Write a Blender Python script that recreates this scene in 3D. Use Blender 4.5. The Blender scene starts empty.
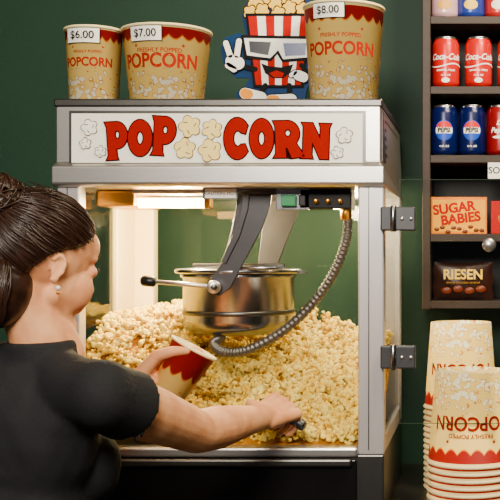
import bpy, bmesh, math, random
import numpy as np
from mathutils import Vector, Matrix
random.seed(7); np.random.seed(7)
pi=math.pi
CX,CZ,D0=.46,1.45,2.2
def P(px,py,y):
    s=.002*(D0+y)/D0
    return Vector((CX+(px-480)*s,y,CZ+(255-py)*s))
def XZ(px,py,y):
    v=P(px,py,y); return (v.x,v.z)
def lin(c):
    return tuple(((v/255)/12.92 if v/255<=.04045 else ((v/255+.055)/1.055)**2.4) for v in c)+(1,)
# ---------------- node helpers
def newmat(name):
    m=bpy.data.materials.new(name); m.use_nodes=True
    nt=m.node_tree; b=nt.nodes['Principled BSDF']
    return m,nt,b
def setin(nt,s,v):
    if isinstance(v,bpy.types.NodeSocket): nt.links.new(v,s)
    else: s.default_value=v
def M(nt,op,a,b=None,c=None):
    n=nt.nodes.new('ShaderNodeMath'); n.operation=op
    setin(nt,n.inputs[0],a)
    if b is not None: setin(nt,n.inputs[1],b)
    if c is not None: setin(nt,n.inputs[2],c)
    return n.outputs[0]
def MIX(nt,f,a,b):
    n=nt.nodes.new('ShaderNodeMix'); n.data_type='RGBA'
    setin(nt,n.inputs[0],f); setin(nt,n.inputs[6],a); setin(nt,n.inputs[7],b)
    return n.outputs[2]
def mat(name,c,rough=.5,metal=0,var=.06,scale=30,bump=.0,bscale=None,emit=0,sss=0,stretch=None,spec=.35):
    m,nt,b=newmat(name)
    tc=nt.nodes.new('ShaderNodeTexCoord'); vec=tc.outputs['Object']
    if stretch:
        mp=nt.nodes.new('ShaderNodeMapping'); mp.inputs['Scale'].default_value=stretch
        nt.links.new(vec,mp.inputs['Vector']); vec=mp.outputs[0]
    n=nt.nodes.new('ShaderNodeTexNoise'); n.inputs['Scale'].default_value=scale; n.inputs['Detail'].default_value=4
    nt.links.new(vec,n.inputs['Vector'])
    L=lin(c); A=tuple(v*(1-var*2) for v in L[:3])+(1,); B=tuple(min(1,v*(1+var*2)) for v in L[:3])+(1,)
    nt.links.new(MIX(nt,n.outputs[0],A,B),b.inputs['Base Color'])
    b.inputs['Roughness'].default_value=rough; b.inputs['Metallic'].default_value=metal
    b.inputs['Specular IOR Level'].default_value=.5 if metal>.5 else spec
    if sss:
        b.inputs['Subsurface Weight'].default_value=sss; b.inputs['Subsurface Radius'].default_value=(.02,.008,.004); b.inputs['Subsurface Scale'].default_value=.5
    if bump:
        bn=nt.nodes.new('ShaderNodeBump'); bn.inputs['Strength'].default_value=bump; bn.inputs['Distance'].default_value=.004
        n2=n
        if bscale:
            n2=nt.nodes.new('ShaderNodeTexNoise'); n2.inputs['Scale'].default_value=bscale; n2.inputs['Detail'].default_value=3
            nt.links.new(vec,n2.inputs['Vector'])
        nt.links.new(n2.outputs[0],bn.inputs['Height']); nt.links.new(bn.outputs[0],b.inputs['Normal'])
    if emit:
        b.inputs['Emission Color'].default_value=L; b.inputs['Emission Strength'].default_value=emit
    return m
def glassmat(name,tint=(1,1,1,1),k=1.0):
    m=bpy.data.materials.new(name); m.use_nodes=True; nt=m.node_tree; nt.nodes.clear()
    o=nt.nodes.new('ShaderNodeOutputMaterial'); mx=nt.nodes.new('ShaderNodeMixShader')
    t=nt.nodes.new('ShaderNodeBsdfTransparent'); g=nt.nodes.new('ShaderNodeBsdfGlossy'); f=nt.nodes.new('ShaderNodeFresnel')
    t.inputs[0].default_value=tint; g.inputs['Roughness'].default_value=.03; f.inputs[0].default_value=1.45
    fm=M(nt,'MULTIPLY',f.outputs[0],k)
    nt.links.new(fm,mx.inputs[0]); nt.links.new(t.outputs[0],mx.inputs[1]); nt.links.new(g.outputs[0],mx.inputs[2]); nt.links.new(mx.outputs[0],o.inputs[0])
    return m
# ---------------- object helpers
col=bpy.context.scene.collection
def group(name,loc=(0,0,0)):
    e=bpy.data.objects.new(name,None); e.location=loc; e.empty_display_size=.05; col.objects.link(e); return e
def par(o,p):
    if p is not None:
        o.parent=p; o.matrix_parent_inverse=Matrix.Translation(-Vector(p.location))
def mobj(name,verts,faces,m=None,parent=None,smooth=False,mats=None,fm=None,mw=None):
    me=bpy.data.meshes.new(name); me.from_pydata([tuple(v) for v in verts],[],[tuple(f) for f in faces])
    for x in (mats or ([m] if m else [])): me.materials.append(x)
    if fm is not None: me.polygons.foreach_set('material_index',fm)
    if smooth: me.polygons.foreach_set('use_smooth',[True]*len(me.polygons))
    me.update()
    o=bpy.data.objects.new(name,me); col.objects.link(o); par(o,parent)
    if mw is not None: o.matrix_local=mw
    return o
def box(name,x0,x1,y0,y1,z0,z1,m,parent=None,bev=.0,seg=2):
    v=[(x,y,z) for x in (x0,x1) for y in (y0,y1) for z in (z0,z1)]
    f=[(0,1,3,2),(4,6,7,5),(0,4,5,1),(2,3,7,6),(0,2,6,4),(1,5,7,3)]
    o=mobj(name,v,f,m,parent)
    if bev:
        b=o.modifiers.new('b','BEVEL'); b.width=bev; b.segments=seg; b.limit_method='ANGLE'
    return o
def prism(name,pts,y0,y1,m,parent=None,bev=0):
    n=len(pts); v=[(x,y0,z) for x,z in pts]+[(x,y1,z) for x,z in pts]
    f=[tuple(range(n)),tuple(range(2*n-1,n-1,-1))]+[(i,n+i,n+(i+1)%n,(i+1)%n) for i in range(n)]
    o=mobj(name,v,f,m,parent)
    bm=bmesh.new(); bm.from_mesh(o.data); bmesh.ops.recalc_face_normals(bm,faces=bm.faces); bm.to_mesh(o.data); bm.free()
    if bev:
        b=o.modifiers.new('b','BEVEL'); b.width=bev; b.segments=2; b.limit_method='ANGLE'
    return o
def lathe_geo(prof,seg=48,loc=(0,0,0)):
    v=[];f=[]
    for r,z in prof:
        for i in range(seg):
            a=2*pi*i/seg; v.append((loc[0]+r*math.cos(a),loc[1]+r*math.sin(a),loc[2]+z))
    for j in range(len(prof)-1):
        for i in range(seg):
            a=j*seg+i; b=j*seg+(i+1)%seg; f.append((a,b,b+seg,a+seg))
    return v,f
def lathe(name,prof,m,parent=None,loc=(0,0,0),seg=48,rot=None,mats=None,fmf=None):
    v,f=lathe_geo(prof,seg)
    R=Matrix.Translation(loc)@(rot if rot is not None else Matrix())
    v=[R@Vector(p) for p in v]
    fm=None
    if fmf: fm=[fmf(i//seg) for i in range(len(f))]
    return mobj(name,v,f,m,parent,True,mats,fm)
def axrot(d):
    return Vector(d).to_track_quat('Z','Y').to_matrix().to_4x4()
def cyl(name,a,b,r,m,parent=None,seg=24,bev=.15):
    a=Vector(a);b=Vector(b);L=(b-a).length; e=r*bev
    return lathe(name,[(0,0),(r-e,0),(r,e),(r,L-e),(r-e,L),(0,L)],m,parent,a,seg,axrot(b-a))
def ball(name,c,r,m,parent=None,seg=24):
    if not hasattr(r,'__len__'): r=(r,r,r)
    bm=bmesh.new(); bmesh.ops.create_uvsphere(bm,u_segments=seg,v_segments=seg//2,radius=1)
    me=bpy.data.meshes.new(name); 
    for v in bm.verts: v.co=Vector((v.co.x*r[0]+c[0],v.co.y*r[1]+c[1],v.co.z*r[2]+c[2]))
    bm.to_mesh(me); bm.free(); me.materials.append(m)
    me.polygons.foreach_set('use_smooth',[True]*len(me.polygons))
    o=bpy.data.objects.new(name,me); col.objects.link(o); par(o,parent); return o
def catmull(pts,n=10):
    pts=[Vector(p) for p in pts]; q=[2*pts[0]-pts[1]]+pts+[2*pts[-1]-pts[-2]]; out=[]
    for i in range(1,len(q)-2):
        for k in range(n):
            t=k/n; a,b,c,d=q[i-1],q[i],q[i+1],q[i+2]
            out.append(.5*((2*b)+(c-a)*t+(2*a-5*b+4*c-d)*t*t+(3*b-a-3*c+d)*t**3))
    out.append(pts[-1]); return out
def tube_geo(pts,rf,seg=14):
    v=[];f=[]; n=len(pts); prev=None
    for i,p in enumerate(pts):
        t=(pts[min(i+1,n-1)]-pts[max(i-1,0)]).normalized()
        if prev is None:
            u=t.orthogonal().normalized()
        else: u=(prev-t*prev.dot(t)).normalized()
        prev=u; w=t.cross(u); r=rf(i,n)
        for k in range(seg):
            a=2*pi*k/seg; v.append(p+u*math.cos(a)*r+w*math.sin(a)*r)
    for i in range(n-1):
        for k in range(seg):
            a=i*seg+k; b=i*seg+(k+1)%seg; f.append((a,b,b+seg,a+seg))
    f.append(tuple(range(seg-1,-1,-1))); f.append(tuple((n-1)*seg+k for k in range(seg)))
    return v,f
def tube(name,pts,r,m,parent=None,seg=14):
    rf=r if callable(r) else (lambda i,n:r)
    v,f=tube_geo([Vector(p) for p in pts],rf,seg); return mobj(name,v,f,m,parent,True)
def eval_mesh(o):
    bpy.context.view_layer.update(); dg=bpy.context.evaluated_depsgraph_get()
    return bpy.data.meshes.new_from_object(o.evaluated_get(dg))
def shape(name,loops,y,m,parent=None,t=.001,offset=0):
    cu=bpy.data.curves.new(name,'CURVE'); cu.dimensions='2D'; cu.fill_mode='BOTH'; cu.extrude=t/2; cu.offset=offset
    for lp in loops:
        sp=cu.splines.new('POLY'); sp.points.add(len(lp)-1)
        for i,(x,z) in enumerate(lp): sp.points[i].co=(x,z,0,1)
        sp.use_cyclic_u=True
    tmp=bpy.data.objects.new('tmp',cu); me=tmp.to_mesh().copy() 
    bpy.data.objects.remove(tmp)
    me.materials.clear(); me.materials.append(m)
    me.transform(Matrix.Translation((0,y,0))@Matrix.Rotation(pi/2,4,'X'))
    o=bpy.data.objects.new(name,me); col.objects.link(o); par(o,parent); return o
TC={}
def text_geo(s,size,offset=0,sx=1,shear=0):
    key=(s,round(size,5),round(offset,6),sx,shear)
    if key in TC: return TC[key]
    cu=bpy.data.curves.new('t','FONT'); cu.body=s; cu.size=size; cu.offset=offset; cu.align_x='CENTER'; cu.align_y='CENTER'; cu.resolution_u=4; cu.shear=shear
    cu.fill_mode='FRONT'
    tmp=bpy.data.objects.new('tmp',cu); me=tmp.to_mesh()
    v=[(p.co.x*sx,p.co.y) for p in me.vertices]; f=[tuple(p.vertices) for p in me.polygons]
    bpy.data.objects.remove(tmp); TC[key]=(v,f); return v,f
def flat_text(name,s,size,loc,m,parent,offset=0,sx=1,rot=0,shear=0):
    v,f=text_geo(s,size,offset,sx,shear); c,sn=math.cos(rot),math.sin(rot)
    vv=[(loc[0]+x*c-z*sn,loc[1],loc[2]+x*sn+z*c) for x,z in v]
    return mobj(name,vv,f,m,parent)
def ell(cx,cz,rx,rz,n=28): return [(cx+rx*math.cos(2*pi*i/n),cz+rz*math.sin(2*pi*i/n)) for i in range(n)]
def arc(cx,cy,rx,ry,a0,a1,n=18): return [(cx+rx*math.cos(math.radians(a0+(a1-a0)*i/n)),cy+ry*math.sin(math.radians(a0+(a1-a0)*i/n))) for i in range(n+1)]
def cloud(cx,cz,r,lob=5,ph=0,n=50):
    return [(cx+r*(.72+.28*abs(math.sin(lob/2*(2*pi*i/n)+ph)))*math.cos(2*pi*i/n),cz+r*(.72+.28*abs(math.sin(lob/2*(2*pi*i/n)+ph)))*math.sin(2*pi*i/n)) for i in range(n)]
def cap2(a,b,r,n=8):
    ang=math.atan2(b[1]-a[1],b[0]-a[0]); out=[]
    for i in range(n+1):
        t=ang+pi/2+pi*i/n; out.append((a[0]+r*math.cos(t),a[1]+r*math.sin(t)))
    for i in range(n+1):
        t=ang-pi/2+pi*i/n; out.append((b[0]+r*math.cos(t),b[1]+r*math.sin(t)))
    return out

# ---------------- materials
m_steel=mat('brushed_steel',(150,150,154),.24,1,.08,60,.05,stretch=(1,1,14))
m_steelH=mat('brushed_steel_light',(208,204,202),.32,.95,.05,60,.03,stretch=(.6,1,18))
m_arm=mat('grey_cast_metal',(72,72,76),.42,.7,.08,40)
m_hose=mat('hose_metal',(112,108,104),.42,.85,.1,80)
m_dsteel=mat('dark_steel',(96,94,92),.35,1,.08,40)
m_frame=mat('brushed_frame',(212,206,208),.32,.6,.04,60,.03,stretch=(1,1,.08))
m_black=mat('black_plastic',(14,13,14),.35)
m_dark=mat('dark_panel',(20,18,19),.25,.3,.1,8)
m_white=mat('white_enamel',(250,226,170),.5,0,.02)
m_sign=mat('sign_acrylic',(255,250,238),.35,0,.01)
m_red=mat('sign_red',(150,6,0),.7,0,.03,spec=.05)
m_maroon=mat('print_maroon',(40,4,2),.7,spec=.05)
m_brown=mat('print_brown',(70,28,8),.7,spec=.05)
m_cream=mat('print_cream',(255,204,84),.6,spec=.1)
m_gold=mat('brass',(210,150,55),.3,1)
m_ink=mat('ink_black',(14,12,14),.6,spec=.1)
m_card=mat('card_white',(255,250,242),.6,0,.02,spec=.1)
m_glass=glassmat('cabinet_glass',(.97,.98,.97,1),.3)
m_door=glassmat('door_glass',(.95,.96,.95,1),.6)
m_edge=mat('glass_edge',(50,68,58),.2,0)

# ---------------- room
def wallmat():
    m,nt,b=newmat('green_painted_wall')
    tc=nt.nodes.new('ShaderNodeTexCoord')
    n=nt.nodes.new('ShaderNodeTexNoise'); n.inputs['Scale'].default_value=3; nt.links.new(tc.outputs['Object'],n.inputs['Vector'])
    n2=nt.nodes.new('ShaderNodeTexNoise'); n2.inputs['Scale'].default_value=160; nt.links.new(tc.outputs['Object'],n2.inputs['Vector'])
    nt.links.new(MIX(nt,n.outputs[0],lin((16,48,35)),lin((24,58,42))),b.inputs['Base Color'])
    bn=nt.nodes.new('ShaderNodeBump'); bn.inputs['Strength'].default_value=.15; bn.inputs['Distance'].default_value=.002
    nt.links.new(n2.outputs[0],bn.inputs['Height']); nt.links.new(bn.outputs[0],b.inputs['Normal'])
    b.inputs['Roughness'].default_value=.6; b.inputs['Specular IOR Level'].default_value=.3
    return m
m_wall=wallmat()
box('wall_back',-2.2,2.2,.62,.72,0,2.8,m_wall)
box('wall_left',-2.3,-2.2,-3.6,.72,0,2.8,m_wall)
box('wall_right',2.2,2.3,-3.6,.72,0,2.8,m_wall)
box('ceiling',-2.3,2.3,-3.6,.72,2.8,2.9,mat('ceiling_paint',(150,145,135),.8))
box('floor',-2.3,2.3,-3.6,.72,-.1,0,mat('floor_tile',(80,70,60),.5,0,.1,6))
box('baseboard_back',-2.2,2.2,.605,.62,0,.09,mat('trim_paint',(40,45,40),.5))
ctr=group('service_counter',(.1,.27,.45))
box('cabinet',-1.1,1.3,-.02,.60,.0,.88,mat('counter_laminate',(38,34,32),.5,0,.1,10),ctr)
box('worktop',-1.12,1.32,-.06,.60,.88,.92,mat('counter_top',(40,36,34),.3,0,.15,80),ctr,.004)
for i in range(5): box('door_panel_%d'%i,-1.08+i*.475,-.63+i*.475,-.035,-.02,.08,.85,mat('counter_door',(48,42,38),.5),ctr,.004)

# ---------------- popcorn machine
pm=group('popcorn_machine',(-.06,.25,.92))
XL,XR=-.386,.268
box('base',XL,XR,.0,.5,.922,1.05,m_dsteel,pm,.003)
box('drawer_panel',-.34,.214,-.008,.0,.93,1.042,m_dark,pm,.003)
box('sill',-.342,.216,-.012,.03,1.048,1.066,m_steelH,pm,.004)
box('drawer_lip',-.33,.205,-.022,-.006,1.03,1.045,m_dsteel,pm,.004)
for i,x in enumerate((-.345,.22)):
    cyl('foot_%d'%i,(x,.04,.9205),(x,.04,.93),.018,m_black,pm)
box('post_front_left',XL,-.342,0,.04,1.05,1.59,m_frame,pm,.003)
box('post_front_right',.216,XR,0,.04,1.05,1.59,m_frame,pm,.003)
box('post_rear_left',XL,-.330,.46,.5,1.05,1.59,m_white,pm,.003)
box('post_rear_left_side',XL,XL+.012,.33,.46,1.05,1.59,m_white,pm,.002)
box('post_rear_right',.22,XR,.46,.5,1.05,1.59,m_frame,pm,.003)
box('groove_right',.2365,.2385,-.0008,.0,1.06,1.585,m_dsteel,pm)
box('groove_left',-.3665,-.3645,-.0008,.0,1.06,1.585,m_dsteel,pm)
box('glass_back',-.33,.22,.48,.485,1.05,1.59,m_glass,pm)
box('glass_left',XL+.003,XL+.007,.04,.33,1.05,1.59,m_glass,pm)
box('glass_right',XR-.007,XR-.003,.04,.46,1.05,1.59,m_glass,pm)
box('side_rail_right',XR-.01,XR,.04,.46,1.05,1.085,m_frame,pm,.002)
box('side_rail_left',XL,XL+.01,.04,.46,1.05,1.085,m_frame,pm,.002)
box('back_rail',-.33,.22,.47,.5,1.05,1.10,m_frame,pm,.002)
hx0,hx1=XL-.002,.262
z0=1.586
hood=[( -.002,1.76),(-.002,1.636),(-.016,1.626),(-.016,1.592),(-.008,1.586),(.5,1.586),(.5,1.76)]
v=[(hx0 - (.004 if z<1.63 else 0),y,z) for y,z in hood]+[(hx1+(.008 if z<1.63 else 0),y,z) for y,z in hood]
n=len(hood); f=[tuple(range(n)),tuple(range(2*n-1,n-1,-1))]+[(i,n+i,n+(i+1)%n,(i+1)%n) for i in range(n)]
ho=mobj('hood',v,f,m_steelH,pm)
bm=bmesh.new(); bm.from_mesh(ho.data); bmesh.ops.recalc_face_normals(bm,faces=bm.faces); bm.to_mesh(ho.data); bm.free()
bv=ho.modifiers.new('b','BEVEL'); bv.width=.003; bv.segments=2
box('hood_top_trim',hx0-.003,hx1+.003,-.006,.5,1.746,1.762,m_dsteel,pm,.003)
for k in range(5):
    box('side_vent_%d'%k,hx1-.001,hx1+.0015,.08,.42,1.655+k*.017,1.662+k*.017,m_black,pm)
box('side_panel_dark',hx1-.002,hx1+.0008,.03,.47,1.64,1.742,m_dsteel,pm)
def rectpx(x0,y0,x1,y1): return [((x0-250)*.002,.96+(500-y1)*.002),((x1-250)*.002,.96+(500-y1)*.002),((x1-250)*.002,.96+(500-y0)*.002),((x0-250)*.002,.96+(500-y0)*.002)]
shape('sign_bezel',[rectpx(70,111,366,166)],-.004,m_dsteel,pm,.003)
shape('sign_board',[rectpx(73,114,363,163)],-.0065,m_sign,pm,.003)
def px2(x,y): return ((x-250)*.002,.96+(500-y)*.002)
LT={'P':[[(-.03,0),(.42,0),(.38,.10),(.37,.30)]+arc(.42,.66,.40,.36,-90,90)+[(-.03,1.02),(.04,.88),(.05,.12)],ell(.44,.67,.10,.11)],
'O':[ell(.43,.5,.45,.52),ell(.43,.5,.13,.19)],
'C':[arc(.46,.5,.46,.52,38,322)+[(.72,.36)]+arc(.48,.5,.16,.20,312,48)+[(.74,.62)]],
'R':[[(-.03,0),(.38,0),(.36,.27),(.42,.27),(.56,-.02),(.98,.02),(.90,.12),(.72,.36)]+arc(.42,.66,.39,.36,-42,90)+[(-.03,1.02),(.04,.88),(.05,.12)],ell(.44,.68,.10,.10)],
'N':[[(-.03,0),(.38,0),(.34,.10),(.34,.48),(.62,-.01),(.92,-.01),(.92,.88),(.98,1),(.58,1),(.62,.9),(.62,.55),(.34,1.01),(-.03,1.01),(.03,.9),(.03,.12)]]}
def letter(i,ch,x0,x1,yt,yb,rot):
    a=px2(x0,yb); b=px2(x1,yt); w=b[0]-a[0]; h=b[1]-a[1]; cx,cz=(a[0]+b[0])/2,(a[1]+b[1])/2
    loops=[]
    for lp in LT[ch]:
        o=[]
        for x,z in lp:
            X=(x/.9-.5)*w; Z=(z-.5)*h; c,s=math.cos(rot),math.sin(rot)
            o.append((cx+X*c-Z*s,cz+X*s+Z*c))
        loops.append(o)
    shape('letter_outline_%d'%i,loops,-.0088,m_maroon,pm,.0006,.0024)
    shape('letter_face_%d'%i,loops,-.0095,m_red,pm,.0008,.0)
for i,(ch,x0,x1,yt,yb,r) in enumerate([('P',108,131,123,160,.06),('O',130,154,121,156,0),('P',154,179,118,156,-.06),('C',225,251,119,159,0),('O',251,275,120,158,0),('R',275,303,122,158,.02),('N',303,329,124,159,-.03)]):
    letter(i,ch,x0,x1,yt,yb,r)
def kern(i,x,y,r,lob,ph,mm):
    c=px2(x,y)
    shape('sign_kernel_line_%d'%i,[cloud(c[0],c[1],r*.002+.0018,lob,ph)],-.0088,m_brown,pm,.0006)
    shape('sign_kernel_%d'%i,[cloud(c[0],c[1],r*.002,lob,ph)],-.0095,mm,pm,.0008)
    for k in range(3):
        a=ph+k*2.1; q=(c[0]+math.cos(a)*r*.0008,c[1]+math.sin(a)*r*.0008)
        shape('sign_kernel_swirl_%d_%d'%(i,k),[cap2(q,(q[0]+math.cos(a+1)*r*.0007,q[1]+math.sin(a+1)*r*.0007),.0007)],-.0101,m_brown,pm,.0004)
for i,a in enumerate([(191,127,11,5,0),(213,130,10,6,.4),(186,149,10.5,5,.8),(211,151,11.5,5,.2)]): kern(i,*a,mat('kernel_print',(255,224,140),.6,spec=.1))
for i,a in enumerate([(91,128,8,5,0),(87,144,5.5,5,.5),(102,152,5.5,6,.2),(345,136,8,5,.6),(338,153,6,5,.1)]): kern(10+i,*a,m_card)

# interior hood fittings
box('lamp_housing',-.345,-.262,.10,.30,1.552,1.5855,m_gold,pm,.006)
m_lamp=mat('lamp_tube',(255,190,100),.5,emit=60)
tube('heat_lamp',[(-.262,.13,1.560),(-.12,.13,1.560)],.0105,m_lamp,pm)
box('lamp_reflector',-.265,-.11,.09,.17,1.578,1.5855,m_steelH,pm,.001)
box('lamp_end_cap',-.122,-.108,.115,.145,1.548,1.580,m_gold,pm,.003)
sw=mat('switch_green',(40,130,80),.4,emit=.25)
shape('warning_sticker',[[XZ(205,189,.03),XZ(236,189,.03),XZ(236,198,.03),XZ(205,198,.03)]],.03,m_card,pm,.001)
sc0=XZ(220.5,193.5,.029)
flat_text('sticker_text','CAUTION: HOT',.009,(sc0[0],.0288,sc0[1]),m_ink,pm)
box('sticker_bracket',P(203,187,.035).x,P(238,187,.035).x,.031,.036,P(203,199,.035).z,1.587,m_steel,pm)
box('control_box',P(300,1,.06).x,P(352,1,.06).x,.05,.12,P(0,209,.05).z,1.586,m_dark,pm,.003)
for k,(a,b) in enumerate(((281,296),(299,306))):
    box('switch_%d'%k,P(a,1,.04).x,P(b,1,.04).x,.035,.06,P(0,206,.04).z,P(0,195,.04).z,sw if k==0 else m_black,pm,.002)
box('switch_plate',P(277,1,.06).x,P(310,1,.06).x,.05,.06,P(0,210,.06).z,1.586,m_steel,pm,.001)
for k in range(3):
    cyl('terminal_%d'%k,P(316+12*k,201,.05),P(316+12*k,201,.04),.005,m_gold,pm)
cyl('conduit_gland',P(346,206,.08),P(346,220,.08),.0125,m_gold,pm)
box('hanger_plate',P(232,1,.1).x,P(300,1,.1).x,.06,.36,1.574,1.586,m_arm,pm,.002)
def pp(l,y): return [XZ(a,b,y) for a,b in l]
prism('yoke_arm_front',pp([(236,190),(272,190),(270,206),(262,228),(243,264),(230,288),(220,296),(210,294),(206,284),(212,276),(222,262),(231,232),(236,208)],.065),.065,.073,m_arm,pm,.0015)
prism('yoke_arm_front_rib',pp([(243,192),(250,192),(248,210),(240,236),(226,264),(221,262),(233,234),(241,208)],.062),.060,.066,m_arm,pm,.0015)
prism('yoke_arm_rear',pp([(266,190),(304,190),(300,208),(289,235),(277,266),(268,282),(258,282),(258,262),(262,228)],.335),.335,.343,m_arm,pm,.0015)
kc=P(239,300,.2); kx,ky,kz=kc
lathe('kettle_body',[(0,-.072),(.088,-.072),(.106,-.066),(.116,-.055),(.1185,-.042),(.119,.048),(.124,.051),(.124,.058),(.1,.058),(0,.058)],m_steel,pm,(kx,ky,kz),64)
lathe('kettle_lid',[(0,.0585),(.133,.0585),(.136,.061),(.136,.066),(.131,.069),(.06,.073),(0,.074)],m_steel,pm,(kx,ky,kz),64)
lathe('kettle_band',[(.1195,-.03),(.1215,-.028),(.1215,-.022),(.1195,-.02)],m_dsteel,pm,(kx,ky,kz),64)
box('lid_hinge',kx-.1,kx+.1,ky-.006,ky+.006,kz+.071,kz+.080,m_dsteel,pm,.002)
box('lid_tab_right',kx+.125,kx+.148,ky-.02,ky+.02,kz+.058,kz+.064,m_steel,pm,.001)
cyl('pivot_boss',P(214,287,.065),P(214,287,.045),.014,m_steelH,pm)
cyl('pivot_bolt',P(214,287,.046),P(214,287,.038),.007,m_dsteel,pm,6)
cyl('pivot_shaft',P(214,287,.07),P(214,287,.2),.008,m_dsteel,pm)
cyl('pivot_shaft_rear',(kx+.02,.34,kz+.02),(kx+.02,.25,kz+.02),.008,m_dsteel,pm)
cyl('tilt_handle_rod',P(152,281.5,.05),P(213,286.5,.05),.0045,m_steelH,pm)
cyl('tilt_handle_grip',P(141,280.5,.05),P(156,282,.05),.011,m_black,pm,24,.4)
cyl('support_rod',P(233,268,.075),P(277,268,.075),.005,m_steel,pm)
hp=catmull([P(348,218,.08),P(346,240,.085),P(334,272,.09),P(313,303,.1),P(283,331,.1),P(248,350,.09),P(224,352,.09),P(214,344,.11),P(222,336,.14)],52)
tube('flexible_conduit',hp,lambda i,n:.0098+.0011*math.sin(i*.95),m_hose,pm,14)
box('hinge_top',.262,.332,-.018,-.004,P(0,231,0).z,P(0,207,0).z,m_arm,pm,.003)
box('hinge_bottom',.262,.332,-.018,-.004,P(0,368,0).z,P(0,345,0).z,m_arm,pm,.003)
for k,(a,b) in enumerate(((231,207),(368,345))):
    cyl('hinge_pin_%d'%k,(.288,-.02,P(0,a+1,0).z),(.288,-.02,P(0,b-1,0).z),.006,m_steel,pm)
    for q in (.305,.323): cyl('hinge_screw_%d'%k,(q,-.018,P(0,(a+b)/2,0).z),(q,-.0215,P(0,(a+b)/2,0).z),.0035,m_steelH,pm,12)
dx0,dx1=.30,.503; dz0,dz1=P(0,423,0).z,P(0,180,0).z
box('door_glass',dx0,dx1,-.004,.0,dz0,dz1,m_door,pm)
for nm,a in (('l',(dx0-.0008,dx0,dz0,dz1)),('r',(dx1,dx1+.0008,dz0,dz1)),('b',(dx0,dx1,dz0-.0008,dz0)),('t',(dx0,dx1,dz1,dz1+.0008))):
    box('door_edge_'+nm,a[0],a[1],-.004,.0,a[2],a[3],m_edge,pm)
kp=P(489,245,0)
lathe('door_knob',[(0,0),(.006,0),(.006,.012),(.013,.016),(.014,.024),(.010,.028),(0,.029)],m_steelH,pm,(kp.x,-.004,kp.z),32,axrot((0,-1,0)))
# ---------------- buckets
def bucket_mat(h,rt,name,blo=.86,sc_n=10.0,amp=.055,pop=.86):
    m,nt,b=newmat(name); tc=nt.nodes.new('ShaderNodeTexCoord'); sp=nt.nodes.new('ShaderNodeSeparateXYZ'); nt.links.new(tc.outputs['Object'],sp.inputs[0])
    x,y,z=sp.outputs; th=M(nt,'ARCTAN2',y,x)
    sc=M(nt,'ABSOLUTE',M(nt,'SINE',M(nt,'MULTIPLY',th,sc_n)))
    thr=M(nt,'SUBTRACT',h*blo,M(nt,'MULTIPLY',sc,h*amp))
    band=M(nt,'MULTIPLY',M(nt,'GREATER_THAN',z,thr),M(nt,'LESS_THAN',z,h*.945)); fringe=M(nt,'GREATER_THAN',z,M(nt,'SUBTRACT',thr,.003)); top=M(nt,'GREATER_THAN',z,h*.945)
    cb=nt.nodes.new('ShaderNodeCombineXYZ'); nt.links.new(M(nt,'MULTIPLY',th,rt*.9),cb.inputs[0]); nt.links.new(z,cb.inputs[1])
    no=nt.nodes.new('ShaderNodeTexNoise'); no.inputs['Scale'].default_value=90; nt.links.new(cb.outputs[0],no.inputs['Vector'])
    va=nt.nodes.new('ShaderNodeVectorMath'); va.operation='MULTIPLY_ADD'; nt.links.new(no.outputs['Color'],va.inputs[0]); va.inputs[1].default_value=(.012,.012,0); nt.links.new(cb.outputs[0],va.inputs[2])
    vo=nt.nodes.new('ShaderNodeTexVoronoi'); vo.inputs['Scale'].default_value=80; nt.links.new(va.outputs[0],vo.inputs['Vector']); d=vo.outputs['Distance']
    lim=M(nt,'MINIMUM',M(nt,'SUBTRACT',pop,M(nt,'MULTIPLY',z,1.55/h)),.46)
    wh=M(nt,'LESS_THAN',d,lim); ol=M(nt,'MULTIPLY',M(nt,'LESS_THAN',d,M(nt,'ADD',lim,.07)),M(nt,'GREATER_THAN',lim,.06))
    c=MIX(nt,ol,lin((255,216,116)),lin((216,134,40))); c=MIX(nt,wh,c,lin((255,246,214)))
    sw_=M(nt,'LESS_THAN',d,.07); c=MIX(nt,M(nt,'MULTIPLY',sw_,wh),c,lin((232,166,70)))
    c=MIX(nt,fringe,c,lin((240,140,20))); c=MIX(nt,band,c,lin((160,8,0))); c=MIX(nt,top,c,lin((255,228,156)))
    nt.links.new(c,b.inputs['Base Color']); b.inputs['Roughness'].default_value=.5; b.inputs['Specular IOR Level'].default_value=.2
    return m
m_rim=mat('paper_rim',(255,232,176),.5,0,.02)
m_pr=mat('bucket_print',(160,26,2),.6,spec=.05)
def bucket_shell(h,rt,rb,bm_,name,parent,mw):
    prof=[(0,.006),(rb-.002,.006),(rb-.002,0),(rb,0),(rt,h-.006)]
    rim=[(rt+.0005+.0028*math.sin(a),h-.003-.003*math.cos(a)) for a in (0,.6,1.2,1.8,2.4,3.0)]
    k=len(prof); prof2=prof+rim+[(rt-.0012,h-.004),(rb-.0015,.009),(0,.009)]
    v,f=lathe_geo(prof2,56); fm=[0 if (i//56)<k-1 else 1 for i in range(len(f))]
    o=mobj(name,v,f,None,parent,True,[bm_,m_rim],fm); o.matrix_parent_inverse=Matrix(); o.matrix_local=Matrix(mw)
    return o
def wrap(name,vf,v0,th0,rt,rb,h,off,m,parent,mw):
    v,f=vf; out=[]; sl=(rt-rb)/h; rm=rb+sl*v0
    for x,z in v:
        zz=v0+z; r=rb+sl*zz+off; th=-pi/2+th0+x/rm
        out.append((r*math.cos(th),r*math.sin(th),zz))
    o=mobj(name,out,f,m,parent); o.matrix_parent_inverse=Matrix(); o.matrix_local=mw; return o
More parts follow.
